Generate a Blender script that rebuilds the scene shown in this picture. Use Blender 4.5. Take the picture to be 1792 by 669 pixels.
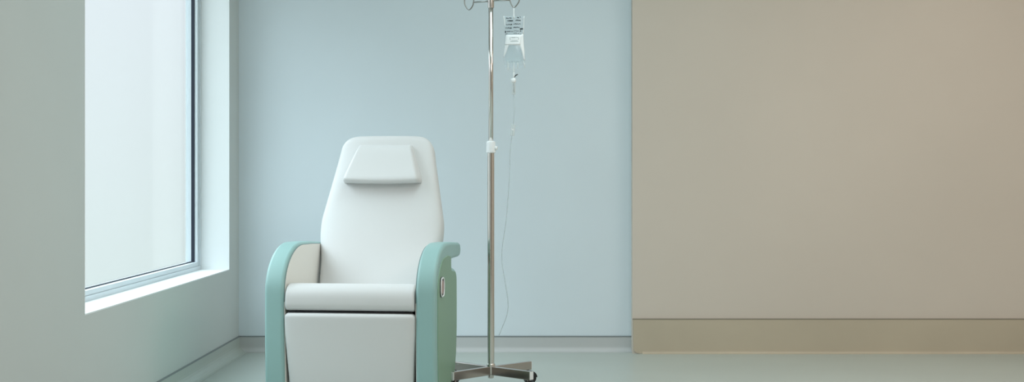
import bpy, bmesh, math, random
from mathutils import Vector, Matrix, Euler

for o in list(bpy.data.objects):
    bpy.data.objects.remove(o, do_unlink=True)
SC = bpy.context.scene
COL = SC.collection
PI = math.pi
random.seed(4)

# ------------------------------------------------------------------ camera
# eye one metre above the floor, looking level along +Y
F_PX = 2354.0
cam_d = bpy.data.cameras.new('camera')
cam = bpy.data.objects.new('camera', cam_d)
COL.objects.link(cam)
cam.location = (0, 0, 1.0)
cam.rotation_euler = (PI / 2, 0, 0)
cam_d.sensor_fit = 'HORIZONTAL'
cam_d.sensor_width = 36.0
cam_d.lens = 36.0 * F_PX / 1792.0
cam_d.shift_x = -11.0 / 1792.0
cam_d.shift_y = -19.5 / 1792.0
cam_d.clip_start = 0.05
SC.camera = cam

# ------------------------------------------------------------------ world, lights, exposure
WORLD_TOP = (0.80, 0.87, 0.92)
WORLD_LOW = (0.69, 0.80, 0.78)
WORLD_ZENITH = (3.9, 4.55, 4.85)
WORLD_STRENGTH = 1.16
SC.view_settings.view_transform = 'Standard'
SC.view_settings.look = 'None'
SC.view_settings.exposure = 0.0
SC.view_settings.gamma = 1.0
SC.view_settings.use_curve_mapping = False

w = bpy.data.worlds.new('overcast_sky')
SC.world = w
w.use_nodes = True
nt = w.node_tree
nt.nodes.clear()
n_out = nt.nodes.new('ShaderNodeOutputWorld')
n_bg = nt.nodes.new('ShaderNodeBackground')
n_tc = nt.nodes.new('ShaderNodeTexCoord')
n_sep = nt.nodes.new('ShaderNodeSeparateXYZ')
n_map = nt.nodes.new('ShaderNodeMapRange')
n_mix = nt.nodes.new('ShaderNodeMix')
n_mix.data_type = 'RGBA'
n_map.inputs[1].default_value = -0.12
n_map.inputs[2].default_value = 0.16
n_mix.inputs[6].default_value = (*WORLD_LOW, 1)
n_mix.inputs[7].default_value = (*WORLD_TOP, 1)
n_bg.inputs['Strength'].default_value = WORLD_STRENGTH
nt.links.new(n_tc.outputs['Generated'], n_sep.inputs[0])
nt.links.new(n_sep.outputs['Z'], n_map.inputs[0])
nt.links.new(n_map.outputs[0], n_mix.inputs[0])
# overcast sky: brighter towards the zenith than at the horizon
n_up = nt.nodes.new('ShaderNodeMapRange')
n_up.interpolation_type = 'SMOOTHSTEP'
n_up.inputs[1].default_value = 0.17
n_up.inputs[2].default_value = 0.60
n_mix2 = nt.nodes.new('ShaderNodeMix')
n_mix2.data_type = 'RGBA'
n_mix2.inputs[7].default_value = (*WORLD_ZENITH, 1)
nt.links.new(n_sep.outputs['Z'], n_up.inputs[0])
nt.links.new(n_up.outputs[0], n_mix2.inputs[0])
nt.links.new(n_mix.outputs[2], n_mix2.inputs[6])
nt.links.new(n_mix2.outputs[2], n_bg.inputs['Color'])
nt.links.new(n_bg.outputs[0], n_out.inputs['Surface'])

CEIL = 2.9


def area(name, loc, size, rot, energy, color):
    d = bpy.data.lights.new(name, 'AREA')
    d.shape = 'RECTANGLE'
    d.size, d.size_y = size
    d.energy = energy
    d.color = color
    o = bpy.data.objects.new(name, d)
    o.location = loc
    o.rotation_euler = rot
    COL.objects.link(o)
    return o


# added fill panels, unseen above the frame, and the daylight coming in at the window
area('added_fill_panel', (0.25, 5.5, CEIL - 0.02), (1.4, 1.8), (0, 0, 0), 26, (0.76, 0.96, 1.0))
area('added_fill_panel', (1.5, 2.5, CEIL - 0.02), (2.4, 1.6), (0, 0, 0), 61, (1.0, 0.93, 0.90))
area('added_fill_panel', (2.6, 5.6, CEIL - 0.02), (1.2, 2.0), (0, 0, 0), 28, (1.0, 0.90, 0.82))
for y in (6.30, 1.90):
    pt = area('window_daylight', (-1.88, y, 1.5), (1.9, 2.4), (0, -PI / 2, 0), 60, (0.80, 0.95, 1.0))
    pt.data.cycles.is_portal = True


# ------------------------------------------------------------------ materials
def srgb(r, g, b):
    f = lambda c: (c / 255 / 12.92) if c / 255 <= 0.04045 else ((c / 255 + 0.055) / 1.055) ** 2.4
    return (f(r), f(g), f(b))


def material(name, color, rough=0.6, metal=0.0, bump=0.0, bump_scale=200.0, var=0.0, var_scale=3.0, spec=0.5, coat=0.0):
    m = bpy.data.materials.new(name)
    m.use_nodes = True
    t = m.node_tree
    b = t.nodes['Principled BSDF']
    b.inputs['Base Color'].default_value = (*color, 1)
    b.inputs['Roughness'].default_value = rough
    b.inputs['Metallic'].default_value = metal
    b.inputs['Specular IOR Level'].default_value = spec
    b.inputs['Coat Weight'].default_value = coat
    tc = t.nodes.new('ShaderNodeTexCoord')
    if var:
        n = t.nodes.new('ShaderNodeTexNoise')
        n.inputs['Scale'].default_value = var_scale
        n.inputs['Detail'].default_value = 4
        r = t.nodes.new('ShaderNodeMapRange')
        r.inputs[1].default_value = 0.3
        r.inputs[2].default_value = 0.7
        r.inputs[3].default_value = 1 - var
        r.inputs[4].default_value = 1 + var
        v = t.nodes.new('ShaderNodeVectorMath')
        v.operation = 'SCALE'
        v.inputs[0].default_value = color
        t.links.new(tc.outputs['Object'], n.inputs['Vector'])
        t.links.new(n.outputs[0], r.inputs[0])
        t.links.new(r.outputs[0], v.inputs['Scale'])
        t.links.new(v.outputs[0], b.inputs['Base Color'])
    if bump:
        n2 = t.nodes.new('ShaderNodeTexNoise')
        n2.inputs['Scale'].default_value = bump_scale
        n2.inputs['Detail'].default_value = 3
        bp = t.nodes.new('ShaderNodeBump')
        bp.inputs['Strength'].default_value = bump
        bp.inputs['Distance'].default_value = 0.002
        t.links.new(tc.outputs['Object'], n2.inputs['Vector'])
        t.links.new(n2.outputs[0], bp.inputs['Height'])
        t.links.new(bp.outputs[0], b.inputs['Normal'])
    return m


def clear_material(name, tint, body, body_w, gloss_w, rough=0.08):
    """thin clear plastic or glass: see-through, with a share of milky body and a sheen"""
    m = bpy.data.materials.new(name)
    m.use_nodes = True
    t = m.node_tree
    t.nodes.clear()
    out = t.nodes.new('ShaderNodeOutputMaterial')
    tr = t.nodes.new('ShaderNodeBsdfTransparent')
    tr.inputs[0].default_value = (*tint, 1)
    df = t.nodes.new('ShaderNodeBsdfDiffuse')
    df.inputs[0].default_value = (*body, 1)
    gl = t.nodes.new('ShaderNodeBsdfGlossy')
    gl.inputs['Roughness'].default_value = rough
    m1 = t.nodes.new('ShaderNodeMixShader')
    m1.inputs[0].default_value = body_w
    m2 = t.nodes.new('ShaderNodeMixShader')
    lw = t.nodes.new('ShaderNodeLayerWeight')
    lw.inputs['Blend'].default_value = 0.5
    pw = t.nodes.new('ShaderNodeMath')
    pw.operation = 'POWER'
    pw.inputs[1].default_value = 4.0
    ml = t.nodes.new('ShaderNodeMath')
    ml.operation = 'MULTIPLY_ADD'
    ml.inputs[1].default_value = gloss_w * 1.5
    ml.inputs[2].default_value = gloss_w * 0.2
    t.links.new(lw.outputs['Facing'], pw.inputs[0])
    t.links.new(pw.outputs[0], ml.inputs[0])
    t.links.new(ml.outputs[0], m2.inputs[0])
    t.links.new(tr.outputs[0], m1.inputs[1])
    t.links.new(df.outputs[0], m1.inputs[2])
    t.links.new(m1.outputs[0], m2.inputs[1])
    t.links.new(gl.outputs[0], m2.inputs[2])
    t.links.new(m2.outputs[0], out.inputs[0])
    return m


M = {}
M['back_paint'] = material('blue_grey_paint', (0.71, 0.795, 0.845), 0.7, bump=0.08, bump_scale=350, var=0.02, var_scale=1.2, spec=0.3)
M['left_paint'] = material('pale_mint_paint', (0.58, 0.62, 0.61), 0.7, bump=0.08, bump_scale=350, var=0.02, var_scale=1.2, spec=0.3)
M['beige_paint'] = material('beige_paint', (0.675, 0.60, 0.525), 0.75, bump=0.08, bump_scale=350, var=0.025, var_scale=1.0, spec=0.25)
M['white_paint'] = material('white_reveal_paint', (0.80, 0.84, 0.85), 0.55, spec=0.4)
M['ceiling'] = material('ceiling_white', (0.78, 0.78, 0.76), 0.9)
M['floor'] = material('sage_vinyl_floor', (0.46, 0.51, 0.475), 0.34, bump=0.03, bump_scale=60, var=0.03, var_scale=1.5, spec=0.45)
M['cove'] = material('grey_vinyl_cove', (0.53, 0.55, 0.55), 0.45, var=0.02)
M['taupe'] = material('taupe_vinyl_skirting', (0.54, 0.465, 0.355), 0.5, var=0.05, var_scale=2.0)
M['cap'] = material('shadow_gap_grey', (0.22, 0.25, 0.26), 0.5)  # dark grey stands in for the thin shadow gap above the cove
M['cap_taupe'] = material('brown_cove_cap', (0.26, 0.23, 0.185), 0.5)
M['alu'] = material('window_aluminium', (0.62, 0.69, 0.73), 0.38)
M['alu_light'] = material('pale_window_sash', (0.74, 0.80, 0.83), 0.4)
M['gasket'] = material('black_window_gasket', (0.008, 0.014, 0.03), 0.6)
M['white_vinyl'] = material('white_leatherette', (0.72, 0.715, 0.71), 0.42, bump=0.10, bump_scale=420, spec=0.45)
M['cream_vinyl'] = material('cream_leatherette', (0.79, 0.765, 0.71), 0.5, bump=0.10, bump_scale=420, spec=0.4)
M['mint_vinyl'] = material('mint_leatherette', (0.315, 0.50, 0.485), 0.42, bump=0.10, bump_scale=420, spec=0.45)
M['mint_shaded'] = material('mint_side_shaded', (0.235, 0.38, 0.275), 0.45, bump=0.06, bump_scale=420, spec=0.4)  # mint darkened: shade of the outer sides put into the colour
M['stitch'] = material('dark_teal_piping', (0.22, 0.29, 0.285), 0.6)
M['dark'] = material('black_plastic', (0.014, 0.014, 0.015), 0.4)
M['frame_metal'] = material('dark_chassis_steel', (0.05, 0.05, 0.05), 0.5, metal=0.6)
M['chrome'] = material('polished_steel', (0.70, 0.67, 0.64), 0.16, metal=1.0)
M['base_steel'] = material('brushed_base_steel', (0.50, 0.445, 0.415), 0.24, metal=1.0)
M['wire'] = material('dull_hook_wire', (0.34, 0.35, 0.34), 0.35, metal=1.0)
M['white_plastic'] = material('white_plastic', (0.88, 0.90, 0.91), 0.35)
M['ink'] = material('black_print', (0.02, 0.03, 0.035), 0.7)
M['ink_grey'] = material('grey_print', (0.35, 0.40, 0.41), 0.7)
M['pink_plastic'] = material('pinkish_grip', (0.45, 0.33, 0.31), 0.5)
M['glass'] = clear_material('frosted_window_glass', (0.97, 0.98, 0.98), (0.85, 0.9, 0.92), 0.03, 0.12)
M['bag_film'] = clear_material('clear_bag_film', (0.95, 0.97, 0.98), (0.86, 0.90, 0.92), 0.07, 0.14, 0.12)
M['bag_fluid'] = clear_material('clear_saline', (0.96, 0.985, 0.99), (0.84, 0.91, 0.94), 0.22, 0.14, 0.06)
M['bag_seam'] = clear_material('white_bag_seam', (0.95, 0.97, 0.98), (0.95, 0.97, 0.97), 0.72, 0.2, 0.15)
M['port'] = clear_material('clear_port_plastic', (0.95, 0.97, 0.97), (0.92, 0.95, 0.95), 0.36, 0.2, 0.12)
M['tube'] = clear_material('clear_tubing', (0.86, 0.90, 0.91), (0.80, 0.86, 0.88), 0.35, 0.3, 0.1)


# ------------------------------------------------------------------ mesh helpers
def obj(name, bm, mat, parent=None, smooth=None, bevel=None, subsurf=0, angle=40):
    me = bpy.data.meshes.new(name)
    bmesh.ops.recalc_face_normals(bm, faces=bm.faces[:])
    bm.to_mesh(me)
    bm.free()
    me.materials.append(mat)
    o = bpy.data.objects.new(name, me)
    COL.objects.link(o)
    if parent:
        o.parent = parent
    if bevel:
        b = o.modifiers.new('bevel', 'BEVEL')
        b.width, b.segments = bevel
        b.limit_method = 'ANGLE'
        b.angle_limit = math.radians(angle)
        b.use_clamp_overlap = True
    if subsurf:
        s = o.modifiers.new('subsurf', 'SUBSURF')
        s.levels = s.render_levels = subsurf
    if smooth or bevel or subsurf:
        for p in me.polygons:
            p.use_smooth = True
    if bevel:
        wn = o.modifiers.new('wn', 'WEIGHTED_NORMAL')
        wn.keep_sharp = True
    return o


def thing(name, label, cat, loc=(0, 0, 0), rz=0.0, group=None):
    o = bpy.data.objects.new(name, None)
    COL.objects.link(o)
    o.empty_display_size = 0.1
    o.location = loc
    o.rotation_euler = (0, 0, rz)
    o['label'] = label
    o['category'] = cat
    if group:
        o['group'] = group
    return o


def struct(o, label=None):
    o['kind'] = 'structure'
    if label:
        o['label'] = label
    return o


def box(bm, x0, x1, y0, y1, z0, z1):
    v = [bm.verts.new((x, y, z)) for z in (z0, z1) for y in (y0, y1) for x in (x0, x1)]
    for f in ((0, 1, 3, 2), (4, 6, 7, 5), (0, 4, 5, 1), (2, 3, 7, 6), (0, 2, 6, 4), (1, 5, 7, 3)):
        bm.faces.new([v[i] for i in f])
    return bm


def boxes(*bs):
    bm = bmesh.new()
    for b in bs:
        box(bm, *b)
    return bm


def prism_x(pts, x0, x1, bm=None):
    """outline in (y, z) extruded along x"""
    bm = bm or bmesh.new()
    a = [bm.verts.new((x0, p[0], p[1])) for p in pts]
    b = [bm.verts.new((x1, p[0], p[1])) for p in pts]
    bm.faces.new(a)
    bm.faces.new(list(reversed(b)))
    n = len(pts)
    for i in range(n):
        bm.faces.new((a[i], b[i], b[(i + 1) % n], a[(i + 1) % n]))
    return bm


def loft(rings, cap=True):
    bm = bmesh.new()
    vr = [[bm.verts.new(p) for p in r] for r in rings]
    n = len(rings[0])
    for a, b in zip(vr, vr[1:]):
        for i in range(n):
            bm.faces.new((a[i], a[(i + 1) % n], b[(i + 1) % n], b[i]))
    if cap:
        bm.faces.new(list(reversed(vr[0])))
        bm.faces.new(vr[-1])
    return bm


def lathe(profile, seg=32, center=(0, 0, 0), bm=None):
    """profile of (radius, z) around the vertical axis"""
    bm = bm or bmesh.new()
    rings = []
    for r, z in profile:
        rings.append([bm.verts.new((center[0] + r * math.cos(2 * PI * i / seg), center[1] + r * math.sin(2 * PI * i / seg), center[2] + z)) for i in range(seg)])
    for a, b in zip(rings, rings[1:]):
        for i in range(seg):
            bm.faces.new((a[i], a[(i + 1) % seg], b[(i + 1) % seg], b[i]))
    bm.faces.new(list(reversed(rings[0])))
    bm.faces.new(rings[-1])
    return bm


def tube(pts, r, seg=10, bm=None, closed=False):
    bm = bm or bmesh.new()
    pts = [Vector(p) for p in pts]
    n = len(pts)
    rings = []
    ref = None
    for i, p in enumerate(pts):
        if closed:
            d = (pts[(i + 1) % n] - pts[i - 1]).normalized()
        else:
            d = (pts[min(i + 1, n - 1)] - pts[max(i - 1, 0)]).normalized()
        if ref is None:
            ref = d.orthogonal().normalized()
        ref = (ref - d * ref.dot(d)).normalized()
        q = d.cross(ref)
        rr = r[i] if isinstance(r, (list, tuple)) else r
        rings.append([bm.verts.new(p + (ref * math.cos(2 * PI * k / seg) + q * math.sin(2 * PI * k / seg)) * rr) for k in range(seg)])
    m = n if closed else n - 1
    for i in range(m):
        a, b = rings[i], rings[(i + 1) % n]
        for k in range(seg):
            bm.faces.new((a[k], a[(k + 1) % seg], b[(k + 1) % seg], b[k]))
    if not closed:
        bm.faces.new(list(reversed(rings[0])))
        bm.faces.new(rings[-1])
    return bm


def spline(pts, sub=8):
    """Catmull-Rom through the points"""
    pts = [Vector(p) for p in pts]
    out = []
    n = len(pts)
    for i in range(n - 1):
        p0, p1, p2, p3 = pts[max(i - 1, 0)], pts[i], pts[i + 1], pts[min(i + 2, n - 1)]
        for k in range(sub):
            t = k / sub
            out.append(0.5 * ((2 * p1) + (p2 - p0) * t + (2 * p0 - 5 * p1 + 4 * p2 - p3) * t * t + (3 * p1 - p0 - 3 * p2 + p3) * t ** 3))
    out.append(pts[-1])
    return out


def interp(table, t):
    if t <= table[0][0]:
        return table[0][1]
    for (a, va), (b, vb) in zip(table, table[1:]):
        if t <= b:
            return va + (vb - va) * (t - a) / (b - a)
    return table[-1][1]


def smoothed(table, t, h=0.03):
    return sum(interp(table, t + k * h / 3) for k in range(-3, 4)) / 7


# ------------------------------------------------------------------ the room
XL, XR = -1.625, 4.0          # left and right walls
YB, YF = 7.82, -1.6           # back wall, wall behind the viewer
XS, YS = 0.657, 7.74          # beige wall: its left end and its face
WY0, WY1, WZ0, WZ1 = 5.04, 7.56, 0.495, 2.55   # window opening
WALL_T = 0.245
W2Y0, W2Y1 = 0.70, 3.10         # added second window, nearer, unseen, for light from the left

struct(obj('floor', boxes((XL - WALL_T, XR + 0.2, YF - 0.2, YB + 0.2, -0.12, 0.0)), M['floor']))
struct(obj('ceiling', boxes((XL - WALL_T, XR + 0.2, YF - 0.2, YB + 0.2, CEIL, CEIL + 0.12)), M['ceiling']))
struct(obj('wall_back', boxes((XL, XR + 0.2, YB, YB + 0.2, 0.0, CEIL)), M['back_paint']))
struct(obj('wall_beige', boxes((XS, XR, YS, YB, 0.0, CEIL)), M['beige_paint']), 'beige wall standing slightly forward of the blue wall')
struct(obj('wall_right', boxes((XR, XR + 0.2, YF, YB, 0.0, CEIL)), M['beige_paint']))
struct(obj('wall_front', boxes((XL, XR, YF - 0.2, YF, 0.0, CEIL)), M['beige_paint']))
struct(obj('wall_left', boxes(
    (XL - WALL_T, XL, YF - 0.2, W2Y0, 0.0, CEIL),
    (XL - WALL_T, XL, W2Y1, WY0, 0.0, CEIL),
    (XL - WALL_T, XL, W2Y0, W2Y1, 0.0, WZ0),
    (XL - WALL_T, XL, W2Y0, W2Y1, WZ1, CEIL),
    (XL - WALL_T, XL, WY1, YB + 0.2, 0.0, CEIL),
    (XL - WALL_T, XL, WY0, WY1, 0.0, WZ0),
    (XL - WALL_T, XL, WY0, WY1, WZ1, CEIL)), M['left_paint']))


def cove_profile(h, t, r, n=6):
    """(distance from wall, height): a thin upstand that sweeps out onto the floor"""
    pts = [(0.0, 0.0), (0.0, h), (t, h)]
    for i in range(n + 1):
        a = PI / 2 * i / n
        pts.append((t + r - r * math.cos(a), r - r * math.sin(a) + 0.0015))
    pts.append((t + r, 0.0))
    return pts


def cove_along_x(name, x0, x1, ywall, h, t, r, mat):
    bm = prism_x([(ywall - d, z) for d, z in cove_profile(h, t, r)], x0, x1)
    return struct(obj(name, bm, mat, smooth=False))


def cove_along_y(name, y0, y1, xwall, h, t, r, mat):
    bm = prism_x([(d, z) for d, z in cove_profile(h, t, r)], y0, y1)
    for v in bm.verts:
        a, d, z = v.co
        v.co = (xwall + d, a, z)
    return struct(obj(name, bm, mat, smooth=False))


CH = 0.087
cove_along_x('baseboard_back', XL, XS, YB, CH, 0.006, 0.03, M['cove'])
cove_along_y('baseboard_left', YF, YB - 0.006, XL, CH, 0.006, 0.05, M['floor'])
struct(obj('trim_1', boxes((XL, XS, YB - 0.008, YB, CH, CH + 0.006)), M['cap']), 'thin grey cap strip for the shadow gap on the coved skirting of the blue wall')
struct(obj('trim_2', boxes((XL, XL + 0.008, YF, YB, CH, CH + 0.006)), M['cap']), 'thin grey cap strip for the shadow gap on the coved skirting under the window')
BH = 0.198
sk = [(XS + 0.004, BH), (XR, BH), (XR, 0.0)]
sk += [(XS + 0.050 - 0.044 * math.sin(PI / 2 * i / 8), 0.030 - 0.030 * math.cos(PI / 2 * i / 8)) for i in range(9)]
bm = bmesh.new()
va = [bm.verts.new((x, YS, z)) for x, z in sk]
vb = [bm.verts.new((x, YS - 0.012, z)) for x, z in sk]
bm.faces.new(va)
bm.faces.new(list(reversed(vb)))
for i in range(len(sk)):
    bm.faces.new((va[i], vb[i], vb[(i + 1) % len(sk)], va[(i + 1) % len(sk)]))
prism_x([(YS - 0.012 - d, z) for d, z in cove_profile(0.016, 0.001, 0.014)], XS + 0.055, XR, bm)
struct(obj('baseboard_beige', bm, M['taupe']), 'tall taupe coved skirting along the beige wall')
struct(obj('trim_3', boxes((XS, XR, YS - 0.014, YS, BH, BH + 0.004)), M['cap_taupe']), 'thin brown cap strip on the taupe skirting')

# ------------------------------------------------------------------ the window
XG = XL - 0.157                 # face of the window frame


def make_window(name, label, where, WY0, WY1, tn):
    win = thing(name, label, 'window', (XG, WY1, WZ0))
    win['kind'] = 'structure'
    win_off = Vector((-XG, -WY1, -WZ0))


    def wpart(name, bm, mat, parent=None, bevel=None):
        bmesh.ops.translate(bm, verts=bm.verts[:], vec=win_off if parent is None or parent is win else (0, 0, 0))
        return obj(name, bm, mat, win, bevel=bevel)


    # sub frame: four members
    FZ = 0.024
    wpart('frame', boxes(
        (XG - 0.075, XG, WY0, WY1, WZ0, WZ0 + FZ),
        (XG - 0.075, XG, WY0, WY1, WZ1 - 0.04, WZ1),
        (XG - 0.075, XG, WY1 - 0.030, WY1, WZ0 + FZ, WZ1 - 0.04),
        (XG - 0.075, XG, WY0, WY0 + 0.030, WZ0 + FZ, WZ1 - 0.04)), M['alu'], bevel=(0.0015, 2))
    SX = XG - 0.006
    wpart('sash', boxes(
        (XG - 0.070, SX, WY0 + 0.030, WY1 - 0.030, WZ0 + FZ, WZ0 + 0.046),
        (XG - 0.070, SX, WY0 + 0.030, WY1 - 0.030, WZ1 - 0.07, WZ1 - 0.04),
        (XG - 0.070, SX, WY1 - 0.062, WY1 - 0.030, WZ0 + 0.046, WZ1 - 0.07),
        (XG - 0.070, SX, WY0 + 0.030, WY0 + 0.062, WZ0 + 0.046, WZ1 - 0.07)), M['alu'], bevel=(0.0015, 2))
    # black glazing gasket: upright strips and bottom strip
    gx0, gx1 = XG - 0.040, XG - 0.022
    wpart('gasket', boxes(
        (gx0, gx1, WY1 - 0.066, WY1 - 0.0615, WZ0 + 0.046, WZ1 - 0.07),
        (gx0, gx1, WY0 + 0.0615, WY0 + 0.066, WZ0 + 0.046, WZ1 - 0.07),
        (gx0 - 0.006, gx1 - 0.010, WY0 + 0.066, WY1 - 0.066, WZ0 + 0.0455, WZ0 + 0.050)), M['gasket'])
    wpart('pane', boxes((XG - 0.060, XG - 0.054, WY0 + 0.0615, WY1 - 0.0615, WZ0 + 0.0455, WZ1 - 0.0695)), M['glass'])
    # white lining of the reveal: sill, head and two jambs
    struct(obj('trim_%d' % (tn + 0), boxes((XG - 0.02, XL + 0.001, WY0, WY1, WZ0 - 0.004, WZ0 + 0.002)), M['white_paint']), 'white sill of the deep window reveal' + where)
    struct(obj('trim_%d' % (tn + 1), boxes((XG, XL + 0.001, WY1 - 0.003, WY1 + 0.003, WZ0 + 0.002, WZ1)), M['white_paint']), 'white far jamb of the window reveal' + where)
    struct(obj('trim_%d' % (tn + 2), boxes((XG, XL + 0.001, WY0 - 0.003, WY0 + 0.003, WZ0 + 0.002, WZ1)), M['white_paint']), 'white near jamb of the window reveal' + where)


make_window('window_1', 'tall frosted window in pale grey aluminium frame beside the chair', ' beside the chair', WY0, WY1, 4)
make_window('added_window', 'added frosted window, unseen, nearer than the one beside the chair', ' of the added window nearer than the chair', W2Y0, W2Y1, 7)

# ------------------------------------------------------------------ the treatment chair
TH = math.radians(7.0)
chair = thing('treatment_recliner', 'white and mint green medical recliner chair standing between window and drip stand', 'chair', (-0.7425, 5.9, 0), -TH)

ARM_IN, ARM_OUT = 0.297, 0.384


def arc(cy, cz, ry, rz, a0, a1, n):
    return [(cy + ry * math.cos(math.radians(a0 + (a1 - a0) * i / n)), cz + rz * math.sin(math.radians(a0 + (a1 - a0) * i / n))) for i in range(n + 1)]


# side outline of an arm: up the front, over a large curve, back to a rounded grip, then the notch and the side below
TOP = 0.712
arm_outline = []
arm_outline += [(0.03, 0.03), (0.008, 0.10), (0.0, 0.30), (0.0, 0.46)]
arm_outline += arc(0.30, 0.50, 0.30, 0.212, 180, 90, 14)
arm_outline += [(0.45, 0.709), (0.60, 0.700)]
arm_outline += arc(0.645, 0.664, 0.036, 0.034, 80, -90, 8)
arm_outline += [(0.43, 0.630)]
arm_outline += [(0.405, 0.622), (0.400, 0.61), (0.405, 0.594)]
arm_outline += [(0.43, 0.588), (0.48, 0.584)]
arm_outline += arc(0.49, 0.524, 0.06, 0.06, 85, 0, 6)
arm_outline += [(0.555, 0.42), (0.553, 0.30), (0.536, 0.17)]
arm_outline += [(0.500, 0.10), (0.43, 0.03)]

panel_outline = [(0.075, 0.05), (0.058, 0.14), (0.050, 0.30), (0.050, 0.46)]
panel_outline += arc(0.30, 0.50, 0.25, 0.165, 180, 118, 8)
panel_outline += [(0.30, 0.655), (0.385, 0.645), (0.385, 0.60), (0.40, 0.578), (0.47, 0.570)]
panel_outline += arc(0.487, 0.522, 0.048, 0.048, 85, 0, 5)
panel_outline += [(0.540, 0.42), (0.538, 0.30), (0.520, 0.18), (0.485, 0.11), (0.42, 0.05)]

inner_outline = [(0.03, 0.07), (0.018, 0.30), (0.013, 0.46)]
inner_outline += arc(0.30, 0.50, 0.286, 0.200, 180, 90, 14)
inner_outline += [(0.45, 0.697), (0.62, 0.69), (0.62, 0.50), (0.53, 0.45), (0.53, 0.12), (0.47, 0.07)]

for s in (-1, 1):
    xa, xb = sorted((s * ARM_IN, s * ARM_OUT))
    arm = obj('armrest', prism_x(arm_outline, xa, xb), M['mint_vinyl'], chair, bevel=(0.016, 4), angle=50)
    # side panel set on the outer face, slightly proud
    xo = s * ARM_OUT
    obj('side_panel', prism_x(panel_outline, *sorted((xo - s * 0.006, xo + s * 0.004))), M['mint_shaded'], arm, bevel=(0.003, 2), angle=50)
    # cream lining on the inner face with a dark piped edge
    xi = s * ARM_IN
    obj('inner_panel', prism_x(inner_outline, *sorted((xi + s * 0.012, xi - s * 0.004))), M['cream_vinyl'], arm, bevel=(0.003, 2), angle=50)
    pipe = [(xi - s * 0.001, y, z) for y, z in inner_outline[2:20]]
    obj('piping', tube(pipe, 0.0022, 8), M['stitch'], arm, smooth=True)
    # recline handle recess in the outer panel: pale oval bezel with a grip inside
    def oval(ry, rz, n=28, cy=0.135, cz=0.522, p=3.2):
        out = []
        for i in range(n):
            a = 2 * PI * i / n
            c, d = math.cos(a), math.sin(a)
            out.append((cy + math.copysign(abs(c) ** (2 / p), c) * ry, cz + math.copysign(abs(d) ** (2 / p), d) * rz))
        return out
    hb = obj('release_bezel', prism_x(oval(0.044, 0.046), *sorted((xo, xo + s * 0.008))), M['dark'], arm, bevel=(0.003, 2))
    obj('bezel_ring', tube([(xo + s * 0.008, y, z) for y, z in oval(0.039, 0.041)], 0.0035, 8, closed=True), M['white_plastic'], hb, smooth=True)
    obj('release_lever', prism_x(oval(0.026, 0.030), *sorted((xo + s * 0.004, xo + s * 0.0095))), M['pink_plastic'], hb, bevel=(0.003, 2))

# backrest: lofted slab, narrow at the head, wide at the shoulder, reclined
RAKE = math.radians(21)
BL = 0.885                      # length along the slab
by, bz = 0.455, 0.40            # front face start
hw = [(0.0, 0.278), (0.24, 0.283), (0.36, 0.301), (0.44, 0.302), (0.50, 0.290), (0.70, 0.252), (0.80, 0.234), (0.90, 0.222)]
th_t = [(0.0, 0.13), (0.30, 0.135), (0.6, 0.12), (0.9, 0.10)]


def super_ring(wx, ty, n=56, p=5.0):
    out = []
    for i in range(n):
        a = 2 * PI * i / n
        c, d = math.cos(a), math.sin(a)
        out.append((math.copysign(abs(c) ** (2 / p), c) * wx, math.copysign(abs(d) ** (2 / p), d) * ty))
    return out


def back_point(x, depth, v):
    """x across, depth behind the front face, v up the slab"""
    return (x, by + v * math.sin(RAKE) + depth * math.cos(RAKE), bz + v * math.cos(RAKE) - depth * math.sin(RAKE))


rings = []
vs = [BL * i / 40 for i in range(37)] + [BL * (0.90 + 0.10 * math.sin(PI / 2 * k / 12)) for k in range(1, 13)]
for v in vs:
    W = smoothed(hw, v)
    Th = smoothed(th_t, v) / 2
    R, Rt = 0.075, 0.04
    if v > BL - R:
        W = W - R + math.sqrt(max(R * R - (v - BL + R) ** 2, 0))
    th = Th
    if v > BL - Rt:
        th = Th - Rt + math.sqrt(max(Rt * Rt - (v - BL + Rt) ** 2, 0))
    ring = []
    for x, d in super_ring(W, th, p=4.6):
        crown = 0.010 * (1 - (x / 0.31) ** 2) if d < 0 else 0.0     # soft padding on the front
        ring.append(back_point(x, Th + d - crown, v))
    rings.append(ring)
back = obj('backrest', loft(rings), M['white_vinyl'], chair, smooth=True)

# head cushion: wedge pillow, thick at its lower edge, narrower at the top
nx, nz = 28, 18
v0, v1 = 0.625, 0.818
bmp = bmesh.new()


def pillow_front(u, t):
    # u -1..1 across, t 0..1 up
    w_ = 0.200 + (0.132 - 0.200) * t
    w_ -= 0.010 * max(0.0, 1 - t / 0.14) ** 2
    sag = -0.006 * (1 - u * u) * (1 - t)
    v = v0 + (v1 - v0) * t + sag
    thick = 0.034 + (0.078 - 0.034) * (1 - t)
    edge = min(1.0, (1 - abs(u)) / 0.10)
    low = min(1.0, t / 0.12)
    high = min(1.0, (1 - t) / 0.25)
    e = math.sqrt(max(0, 1 - (1 - edge) ** 2)) * (0.12 + 0.88 * math.sqrt(max(0, 1 - (1 - low) ** 2))) * (0.25 + 0.75 * math.sqrt(max(0, 1 - (1 - high) ** 2)))
    return w_ * u, v, thick * (0.10 + 0.90 * e)


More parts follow.
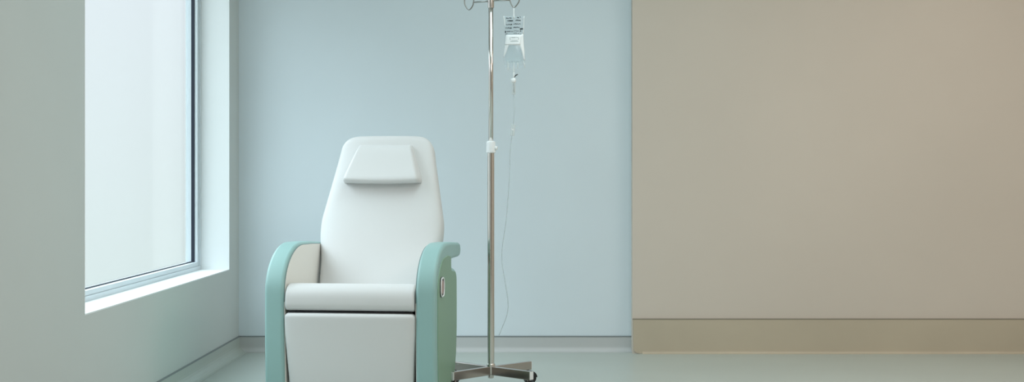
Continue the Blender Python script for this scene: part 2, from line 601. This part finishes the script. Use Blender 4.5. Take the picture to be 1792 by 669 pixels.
us = [math.copysign(1 - (1 - abs(k)) ** 1.6, k) for k in [(-1 + 2 * i / nx) for i in range(nx + 1)]]
ts = [i / nz for i in range(nz + 1)]
ts = [0.5 - 0.5 * math.cos(PI * t) for t in ts]
front, rear = [], []
for t in ts:
    fr, rr = [], []
    for u in us:
        x, v, d = pillow_front(u, t)
        fr.append(bmp.verts.new(back_point(x, -d - 0.008, v - d * math.tan(RAKE) * (1 - t))))
        rr.append(bmp.verts.new(back_point(x, 0.004, v)))
    front.append(fr)
    rear.append(rr)
for j in range(nz):
    for i in range(nx):
        bmp.faces.new((front[j][i], front[j][i + 1], front[j + 1][i + 1], front[j + 1][i]))
        bmp.faces.new((rear[j][i], rear[j + 1][i], rear[j + 1][i + 1], rear[j][i + 1]))
for j in range(nz):
    for i in (0, nx):
        bmp.faces.new((front[j][i], front[j + 1][i], rear[j + 1][i], rear[j][i]))
for i in range(nx):
    for j in (0, nz):
        bmp.faces.new((front[j][i], rear[j][i], rear[j][i + 1], front[j][i + 1]))
head = obj('head_cushion', bmp, M['white_vinyl'], chair, smooth=True)


# seat cushion: thick pad, large round on its front edge, top falling to the back
def seat_top(y):
    return 0.540 - 0.075 * y


seat_prof = []
seat_prof += [(0.04, 0.420), (0.012, 0.424)]
seat_prof += [(-0.002, 0.436), (-0.006, 0.455), (-0.004, 0.480)]
seat_prof += arc(0.065, 0.480, 0.068, 0.060, 170, 90, 8)
seat_prof += [(0.15, seat_top(0.15)), (0.30, seat_top(0.30)), (0.50, seat_top(0.50)), (0.56, 0.44), (0.55, 0.420)]
hwid = 0.290
obj('seat_cushion', prism_x(seat_prof, -hwid, hwid), M['white_vinyl'], chair, bevel=(0.026, 6), angle=50)
obj('gap_strip', tube([(x, 0.010 + 0.0 * x, 0.4165) for x in (-0.28, 0, 0.28)], 0.003, 8), M['frame_metal'], chair, smooth=True)  # dark strip drawing the dark gap between seat and footrest

# footrest panel, hinged under the seat and tapering to its foot
fr_r = []
for t in [0, .006, .014, .026, .04, .055] + [0.08 + 0.84 * k / 16 for k in range(17)] + [.945, .958, .970, .980, .988, .994, .998, 1.0]:
    z = 0.050 + (0.413 - 0.050) * t
    W = 0.277 + (0.2925 - 0.277) * min(1, t / 0.75)
    yf = 0.030 - 0.045 * (t ** 0.8)
    Rr = 0.020
    dz = 0.413 - z
    lo = z - 0.050
    cut = 0.0
    if dz < Rr:
        cut = Rr - math.sqrt(max(Rr * Rr - (Rr - dz) ** 2, 0))
    if lo < Rr:
        cut = Rr - math.sqrt(max(Rr * Rr - (Rr - lo) ** 2, 0))
    D = 0.035 - cut * 0.9
    yc = yf + 0.035
    fr_r.append([(x, yc + d - (0.006 * (1 - (x / 0.29) ** 2) if d < 0 else 0), z) for x, d in super_ring(W - cut, D, n=64, p=7)])
# finer steps at the two round ends
obj('footrest', loft(fr_r), M['white_vinyl'], chair, smooth=True)

# chassis between the arms and under the seat, on four castors
base = obj('chassis', boxes((-0.285, 0.285, 0.075, 0.50, 0.10, 0.41), (-0.38, -0.30, 0.06, 0.48, 0.025, 0.06), (0.30, 0.38, 0.06, 0.48, 0.025, 0.06)), M['frame_metal'], chair, bevel=(0.006, 2))
obj('back_bracket', boxes((-0.24, 0.24, 0.53, 0.58, 0.28, 0.46)), M['frame_metal'], chair, bevel=(0.006, 2))
for sx in (-1, 1):
    for y in (0.10, 0.44):
        obj('foot', lathe([(0.018, 0.0), (0.022, 0.004), (0.022, 0.018), (0.014, 0.027)], 20, (sx * 0.34, y, 0)), M['dark'], chair, smooth=False)

# ------------------------------------------------------------------ the drip stand
PX, PY = -0.131, 6.43
stand = thing('drip_stand', 'chrome drip stand with cross base standing right of the chair', 'drip stand', (PX, PY, 0))
obj('lower_pole', lathe([(0.0155, 0.075), (0.0165, 0.077), (0.0165, 1.140), (0.0155, 1.142)], 40), M['chrome'], stand, smooth=True, bevel=(0.0005, 1))
obj('upper_pole', lathe([(0.0112, 1.10), (0.0112, 1.875)], 36), M['chrome'], stand, smooth=True)
col = obj('height_collar', lathe([(0.019, 1.128), (0.0225, 1.131), (0.0225, 1.160), (0.0215, 1.164), (0.0215, 1.178), (0.019, 1.184), (0.013, 1.186)], 36), M['white_plastic'], stand, bevel=(0.001, 2))
obj('collar_knob', tube([(0.020, -0.004, 1.152), (0.028, -0.0055, 1.152), (0.031, -0.006, 1.152)], [0.009, 0.010, 0.008], 16), M['white_plastic'], col, smooth=True)
# base hub and the four rectangular legs
hub = obj('base_hub', lathe([(0.012, 0.052), (0.0145, 0.056), (0.0145, 0.070), (0.0205, 0.073), (0.0205, 0.116), (0.018, 0.121), (0.0165, 0.122)], 36), M['chrome'], stand, bevel=(0.001, 2))
R_LEG = 0.260
for k, deg in enumerate((43.5, 136.5, 227.5, 317.5)):
    a = math.radians(deg)
    M3 = Matrix.Rotation(a, 4, 'Z')
    bm = boxes((0.016, R_LEG, -0.0125, 0.0125, 0.0685, 0.1085))
    bmesh.ops.transform(bm, matrix=M3, verts=bm.verts[:])
    leg = obj('leg', bm, M['base_steel'], stand, bevel=(0.002, 2))
    bm = boxes((R_LEG - 0.001, R_LEG + 0.003, -0.0115, 0.0115, 0.0695, 0.1075))
    bmesh.ops.transform(bm, matrix=M3, verts=bm.verts[:])
    obj('end_cap', bm, M['white_plastic'], leg, bevel=(0.001, 2))
    # castor: hood, stem and twin wheels
    cx, cy = (R_LEG - 0.018) * math.cos(a), (R_LEG - 0.018) * math.sin(a)
    # trail direction of each castor
    tr = (Vector((0.96, 0.28, 0)), Vector((-0.96, 0.28, 0)), Vector((0.05, -1, 0)), Vector((0.5, -0.86, 0)))[k].normalized()
    axl = Vector((-tr.y, tr.x, 0))
    wc = Vector((cx, cy, 0.029)) + tr * 0.012
    cas = obj('castor', lathe([(0.007, 0.050), (0.007, 0.069)], 14, (cx, cy, 0)), M['chrome'], stand, smooth=True)
    for sgn in (-1, 1):
        p0 = wc + axl * sgn * 0.004
        p1 = wc + axl * sgn * 0.019
        mid0, mid1 = p0 + (p1 - p0) * 0.15, p0 + (p1 - p0) * 0.8
        obj('wheel', tube([p0, mid0, mid1, p1], [0.027, 0.029, 0.029, 0.025], 28), M['dark'], cas, smooth=False)
    # hood: half ring above the wheels
    hb = bmesh.new()
    arcp = []
    for i in range(13):
        b = math.radians(5 + 170 * i / 12)
        arcp.append(wc + tr * math.cos(b) * 0.031 + Vector((0, 0, math.sin(b) * 0.031)))
    rows = []
    for p in arcp:
        n_ = (p - wc).normalized()
        rows.append([hb.verts.new(p - axl * 0.016), hb.verts.new(p + axl * 0.016), hb.verts.new(p + axl * 0.016 + n_ * 0.004), hb.verts.new(p - axl * 0.016 + n_ * 0.004)])
    for r0, r1 in zip(rows, rows[1:]):
        for i in range(4):
            hb.faces.new((r0[i], r0[(i + 1) % 4], r1[(i + 1) % 4], r1[i]))
    hb.faces.new(rows[0])
    hb.faces.new(list(reversed(rows[-1])))
    obj('hood', hb, M['dark'], cas, smooth=False)
# hanger: cap sleeve and two wire hooks
obj('hook_sleeve', lathe([(0.0150, 1.822), (0.0155, 1.824), (0.0155, 1.876), (0.013, 1.882), (0.004, 1.884)], 32), M['chrome'], stand, bevel=(0.001, 2))
HZ = 1.856


def hook(pts, arm0, arm1):
    b = tube(spline([(x, y, z) for x, y, z in pts], 10), 0.0029, 10)
    tube([arm0, arm1], 0.0032, 10, b)
    return obj('hook', b, M['wire'], stand, smooth=True)


# sizes read at 366 px per metre round the pole axis
def hp(px, py):
    return ((px - 858) / 366.0, 0.0, 1.0 + (315 - py) / 366.0)


hook([hp(831, -18), hp(829, -8), hp(828, 0), hp(826.5, 9), hp(823, 15), hp(819, 17), hp(815, 13), hp(812, 6), hp(812.5, -2), hp(818, -9), hp(820, -12)],
     hp(856, 2), hp(828, 4.2))
hook([hp(884, -18), hp(888, -9), hp(891, 0), hp(893, 6), hp(896, 11.5), hp(898.5, 13.3), hp(902, 10.5), hp(906.5, 4), hp(907.5, -2), hp(904, -10), hp(901, -13)],
     hp(860, 1.2), hp(891.5, 0.2))

# ------------------------------------------------------------------ the bag of fluid on the right hook
bag = thing('infusion_bag', 'clear plastic infusion bag with black print hanging from the right hook', 'infusion bag', (PX + 0.1093, PY, 1.556))
BO = (898.0, 111.5)             # bag origin at 366 px per metre


def bp(px, py, d=0.0):
    return ((px - 898.0) / 366.0, d, (1.0 + (315 - py) / 366.0) - 1.556)


# widths down the bag: (py, left, right, half thickness)
rows = [(28, 879.5, 917.0, .0012), (31, 879.8, 916.8, .0018), (40, 881.2, 916.2, .004), (52, 882.4, 915.6, .006), (62, 882.8, 915.4, .008), (72, 882.4, 915.8, .011),
        (82, 881.4, 916.4, .014), (92, 880.2, 917.2, .016), (100, 879.4, 917.8, .015), (106, 879.8, 917.8, .010), (111, 881.0, 917.0, .005), (115, 882.2, 916.0, .0016), (118, 883.0, 915.0, .0010)]


def bag_half(py):
    return interp([(r[0], r[3]) for r in rows], py)


def edges(py):
    return interp([(r[0], r[1]) for r in rows], py), interp([(r[0], r[2]) for r in rows], py)


def pouch_rings(r0, r1, n, inset, kt, seg=28):
    out = []
    for k in range(n + 1):
        py = r0 + (r1 - r0) * k / n
        l, r = edges(py)
        l += inset
        r -= inset
        th = bag_half(py) * kt
        c, hwx = (l + r) / 2, (r - l) / 2
        ring = []
        for i in range(seg):
            a = 2 * PI * i / seg
            x = c + hwx * math.cos(a)
            d = th * math.copysign(abs(math.sin(a)) ** 0.8, math.sin(a))
            ring.append(bp(x, py, d))
        out.append(ring)
    return out


obj('pouch', loft(pouch_rings(28, 118, 26, 0, 1.0)), M['bag_film'], bag, smooth=True)


# fluid in the lower half: trapezoid body
fl = []
for k in range(13):
    py = 80.5 + (109 - 80.5) * k / 12
    l = interp([(80, 889.5), (96, 884.0), (104, 883.0), (109, 887)], py)
    r = interp([(80, 907.5), (96, 912.5), (104, 913.0), (109, 909)], py)
    th = bag_half(py) * 0.78
    fl.append([bp((l + r) / 2 + (r - l) / 2 * math.cos(2 * PI * i / 24), py, th * math.sin(2 * PI * i / 24)) for i in range(24)])
obj('fluid', loft(fl), M['bag_fluid'], bag, smooth=True)


def front_d(px, py, lift=0.0008):
    l, r = edges(py)
    u = max(-1, min(1, (px - (l + r) / 2) / ((r - l) / 2)))
    return -(bag_half(py) * max(0.0, 1 - u * u) ** 0.4) - lift


def strip(bm, quads, lift=0.0008, t=0.0004):
    """thin print on the front film: quads of four (px, py)"""
    for q in quads:
        a = [bm.verts.new(bp(x, y, front_d(x, y, lift))) for x, y in q]
        b = [bm.verts.new(bp(x, y, front_d(x, y, lift) - t)) for x, y in q]
        bm.faces.new(a)
        bm.faces.new(list(reversed(b)))
        n = len(q)
        for i in range(n):
            bm.faces.new((a[i], b[i], b[(i + 1) % n], a[(i + 1) % n]))
    return bm


def grid_strip(outline_l, outline_r, y0, y1, n, m=6, lift=0.0006, t=0.0004):
    bm = bmesh.new()
    fa, fb = [], []
    for k in range(n + 1):
        py = y0 + (y1 - y0) * k / n
        l, r = interp(outline_l, py), interp(outline_r, py)
        ra, rb = [], []
        for i in range(m + 1):
            x = l + (r - l) * i / m
            d = front_d(x, py, lift)
            ra.append(bm.verts.new(bp(x, py, d)))
            rb.append(bm.verts.new(bp(x, py, d - t)))
        fa.append(ra)
        fb.append(rb)
    for k in range(n):
        for i in range(m):
            bm.faces.new((fa[k][i], fa[k][i + 1], fa[k + 1][i + 1], fa[k + 1][i]))
            bm.faces.new((fb[k][i], fb[k + 1][i], fb[k + 1][i + 1], fb[k][i + 1]))
    for k in range(n):
        for i in (0, m):
            bm.faces.new((fa[k][i], fa[k + 1][i], fb[k + 1][i], fb[k][i]))
    for i in range(m):
        for k in (0, n):
            bm.faces.new((fa[k][i], fb[k][i], fb[k][i + 1], fa[k][i + 1]))
    return bm


# heat-sealed edges; the lower white strips paint in the highlights
obj('seam_highlight', grid_strip([(28, 879.5), (40, 881.2), (46, 882)], [(28, 880.6), (36, 883.4), (46, 882.6)], 28.5, 46, 8, 2), M['bag_seam'], bag, smooth=True)
obj('seam_highlight', grid_strip([(28, 915.6), (60, 913.6)], [(28, 916.8), (60, 915.2)], 28.5, 60, 8, 2), M['bag_seam'], bag, smooth=True)
obj('seam_highlight', grid_strip([(78, 882.8), (90, 880.8), (101, 879.8)], [(78, 889.5), (90, 886.0), (101, 880.6)], 78.5, 101, 8, 3), M['bag_seam'], bag, smooth=True)
obj('seam_highlight', grid_strip([(60, 911.6), (78, 907.5), (90, 912.2), (106, 916.0)], [(60, 914.6), (78, 915.6), (90, 916.8), (106, 917.4)], 60, 106, 14, 3), M['white_plastic'], bag, smooth=True)
# paper-white label band
obj('label_band', grid_strip([(61, 885.5), (64, 884.0), (80, 882.8)], [(61, 912.5), (80, 909.8)], 61.5, 79.5, 6, 8, 0.0010), M['white_plastic'], bag, smooth=True)
# print: rows of small black characters, too small to read
ink = bmesh.new()


def stroke(x0, y0, x1, y1, wd):
    dx, dy = x1 - x0, y1 - y0
    L = math.hypot(dx, dy) or 1
    nx_, ny_ = -dy / L * wd / 2, dx / L * wd / 2
    strip(ink, [[(x0 + nx_, y0 + ny_), (x1 + nx_, y1 + ny_), (x1 - nx_, y1 - ny_), (x0 - nx_, y0 - ny_)]])


def scribble(x0, x1, y, h, weight, gap=0.0):
    """a line of tiny joined characters, as blurred as in the photograph"""
    x = x0
    px_, py_ = x, y + random.uniform(-.5, .5) * h
    while x < x1 - 0.5:
        wch = random.uniform(0.5, 1.0)
        s_ = weight * random.uniform(0.9, 1.5)
        nx2, ny2 = x + wch, y + random.uniform(-.55, .55) * h
        stroke(px_, py_, nx2, ny2, s_)
        if random.random() < 0.5:
            stroke(nx2, y - h * random.uniform(0.2, 0.6), nx2 + random.uniform(-.2, .2), y + h * random.uniform(0.2, 0.5), s_)
        x += wch
        px_, py_ = nx2, ny2
        if random.random() < gap:
            x += random.uniform(0.7, 1.3)
            px_, py_ = x, y + random.uniform(-.5, .5) * h


for (a, b, y, h, wt, gp) in (
        (884.5, 894.5, 32.0, 2.0, 0.6, .1), (902.8, 907.2, 30.8, 2.0, 0.6, .1), (908.2, 910.6, 30.2, 2.2, 0.7, 0),
        (887.0, 896.6, 36.8, 2.0, 1.0, .0), (901.0, 910.0, 35.8, 2.2, 0.8, .05),
        (884.6, 895.0, 43.2, 2.3, 0.65, .05), (897.6, 909.6, 42.2, 1.7, 0.65, .1),
        (884.2, 894.6, 49.4, 2.3, 0.6, .1), (897.2, 907.4, 48.4, 1.7, 0.65, .1),
        (883.4, 897.0, 55.4, 1.8, 0.5, .2), (897.4, 911.6, 54.8, 1.8, 0.5, .2),
        (883.2, 888.0, 59.4, 1.4, 0.4, .1), (898.0, 911.8, 58.8, 1.5, 0.4, .3)):
    scribble(a, b, y, h, wt, gp)
# one blotted mark at the right and one at the left margin
strip(ink, [[(908.6, 50.0), (914.0, 49.4), (914.4, 51.8), (909.0, 52.6)], [(882.4, 54.6), (884.6, 54.2), (884.4, 57.6), (882.6, 57.8)]], 0.0012)
obj('print', ink, M['ink'], bag)
ik2 = bmesh.new()
ov = [(899.0 + 8.0 * math.copysign(abs(math.cos(2 * PI * i / 28)) ** .6, math.cos(2 * PI * i / 28)), 68.4 + 3.0 * math.copysign(abs(math.sin(2 * PI * i / 28)) ** .6, math.sin(2 * PI * i / 28))) for i in range(28)]
for i in range(28):
    if i in (2, 3, 9, 10, 17):
        continue
    (x0, y0), (x1, y1) = ov[i], ov[(i + 1) % 28]
    cx_, cy_ = 899.0, 68.4
    sh = lambda x, y: (cx_ + (x - cx_) * 0.93, cy_ + (y - cy_) * 0.86)
    strip(ik2, [[(x0, y0), (x1, y1), sh(x1, y1), sh(x0, y0)]], 0.0018)
for k in range(12):
    x = 892.4 + k * 1.15
    strip(ik2, [[(x, 72.6), (x + 0.8, 72.6), (x + 0.8, 73.5), (x, 73.5)]], 0.0018)
for k in range(5):
    x = 895.0 + k * 1.1
    strip(ik2, [[(x, 66.2), (x + 0.7, 66.0), (x + 0.7, 66.8), (x, 67.0)]], 0.0018)
obj('label_print', ik2, M['ink_grey'], bag)
# hanging strap up to the hook
st = tube([bp(898.2, 12.4), bp(898.2, 20), bp(898.0, 29), bp(898.0, 33)], [0.0022, 0.0026, 0.0030, 0.0030], 10)
obj('hanging_strap', st, M['white_plastic'], bag, smooth=True)
# ports under the bag
for (x, y0, y1, r) in ((888.0, 107, 123, 0.0055), (898.0, 107, 127, 0.0050), (904.5, 107, 120, 0.0045)):
    obj('port', tube([bp(x, y0), bp(x, y1 - 1), bp(x, y1)], [r, r, r * 0.7], 16), M['port'], bag, smooth=True)
obj('corner_flap', tube([bp(914.5, 107), bp(916.6, 113), bp(917.0, 118.5)], [0.0020, 0.0030, 0.0012], 10), M['bag_seam'], bag, smooth=True)

# ------------------------------------------------------------------ the infusion line
line = thing('infusion_line', 'clear infusion tubing with drip chamber hanging below the bag', 'infusion line', (PX + 0.1093, PY, 1.48))


def lp(px, py, d=0.0):
    return ((px - 898.0) / 366.0, d, (1.0 + (315 - py) / 366.0) - 1.48)


obj('spike', tube([lp(898, 126.5), lp(898, 134), lp(897.6, 138)], [0.0042, 0.0038, 0.0050], 16), M['bag_seam'], line, smooth=True)
obj('pinch_clip', tube([lp(899.5, 135.5, -.004), lp(901, 132.5, -.006), lp(904.5, 130.6, -.006), lp(905.5, 130.8, -.005)], [0.0016, 0.0030, 0.0022, 0.001], 10), M['dark'], line, smooth=True)
obj('chamber_cap', tube([lp(896.6, 137.2), lp(896.9, 138.2), lp(897.6, 143.0), lp(897.8, 145.4)], [0.0085, 0.0120, 0.0125, 0.0085], 20), M['white_plastic'], line, smooth=True)
ch = tube([lp(898, 144.5), lp(898, 146), lp(898, 163), lp(898, 165.5), lp(898, 167)], [0.0080, 0.0090, 0.0090, 0.0075, 0.0025], 20)
cham = obj('drip_chamber', ch, M['port'], line, smooth=True)
obj('drip_tube', tube([lp(898.3, 146.5), lp(898.3, 162)], 0.0042, 14), M['ink_grey'], cham, smooth=True)
path = [(898, 166.5), (898.6, 178), (898.9, 195), (898.2, 207), (897.4, 219), (896, 228), (894.6, 239), (893, 252), (891.4, 270), (891, 290), (890.2, 312), (888.8, 336), (887, 360), (885, 383), (881.5, 408),
        (878, 432), (877.2, 450), (878.4, 468), (881.6, 486), (885, 506), (888, 528), (887.4, 545), (883.6, 559), (878, 573), (872.4, 587)]
obj('tubing', tube(spline([lp(x, y) for x, y in path], 5), 0.0017, 8), M['tube'], line, smooth=True)
ctop, cbot = lp(897.3, 218.3), lp(895.2, 238.3)
clampo = obj('roller_clamp', tube([Vector(ctop), Vector(ctop) + Vector((0, 0, -.001)), Vector(cbot) + Vector((0, 0, .001)), Vector(cbot)], [0.0085, 0.0105, 0.0098, 0.008], 8), M['port'], line, smooth=False)
obj('roller_wheel', tube([lp(896.4, 227, -.013), lp(896.6, 227, -.007)], 0.0048, 16), M['white_plastic'], clampo, smooth=False)
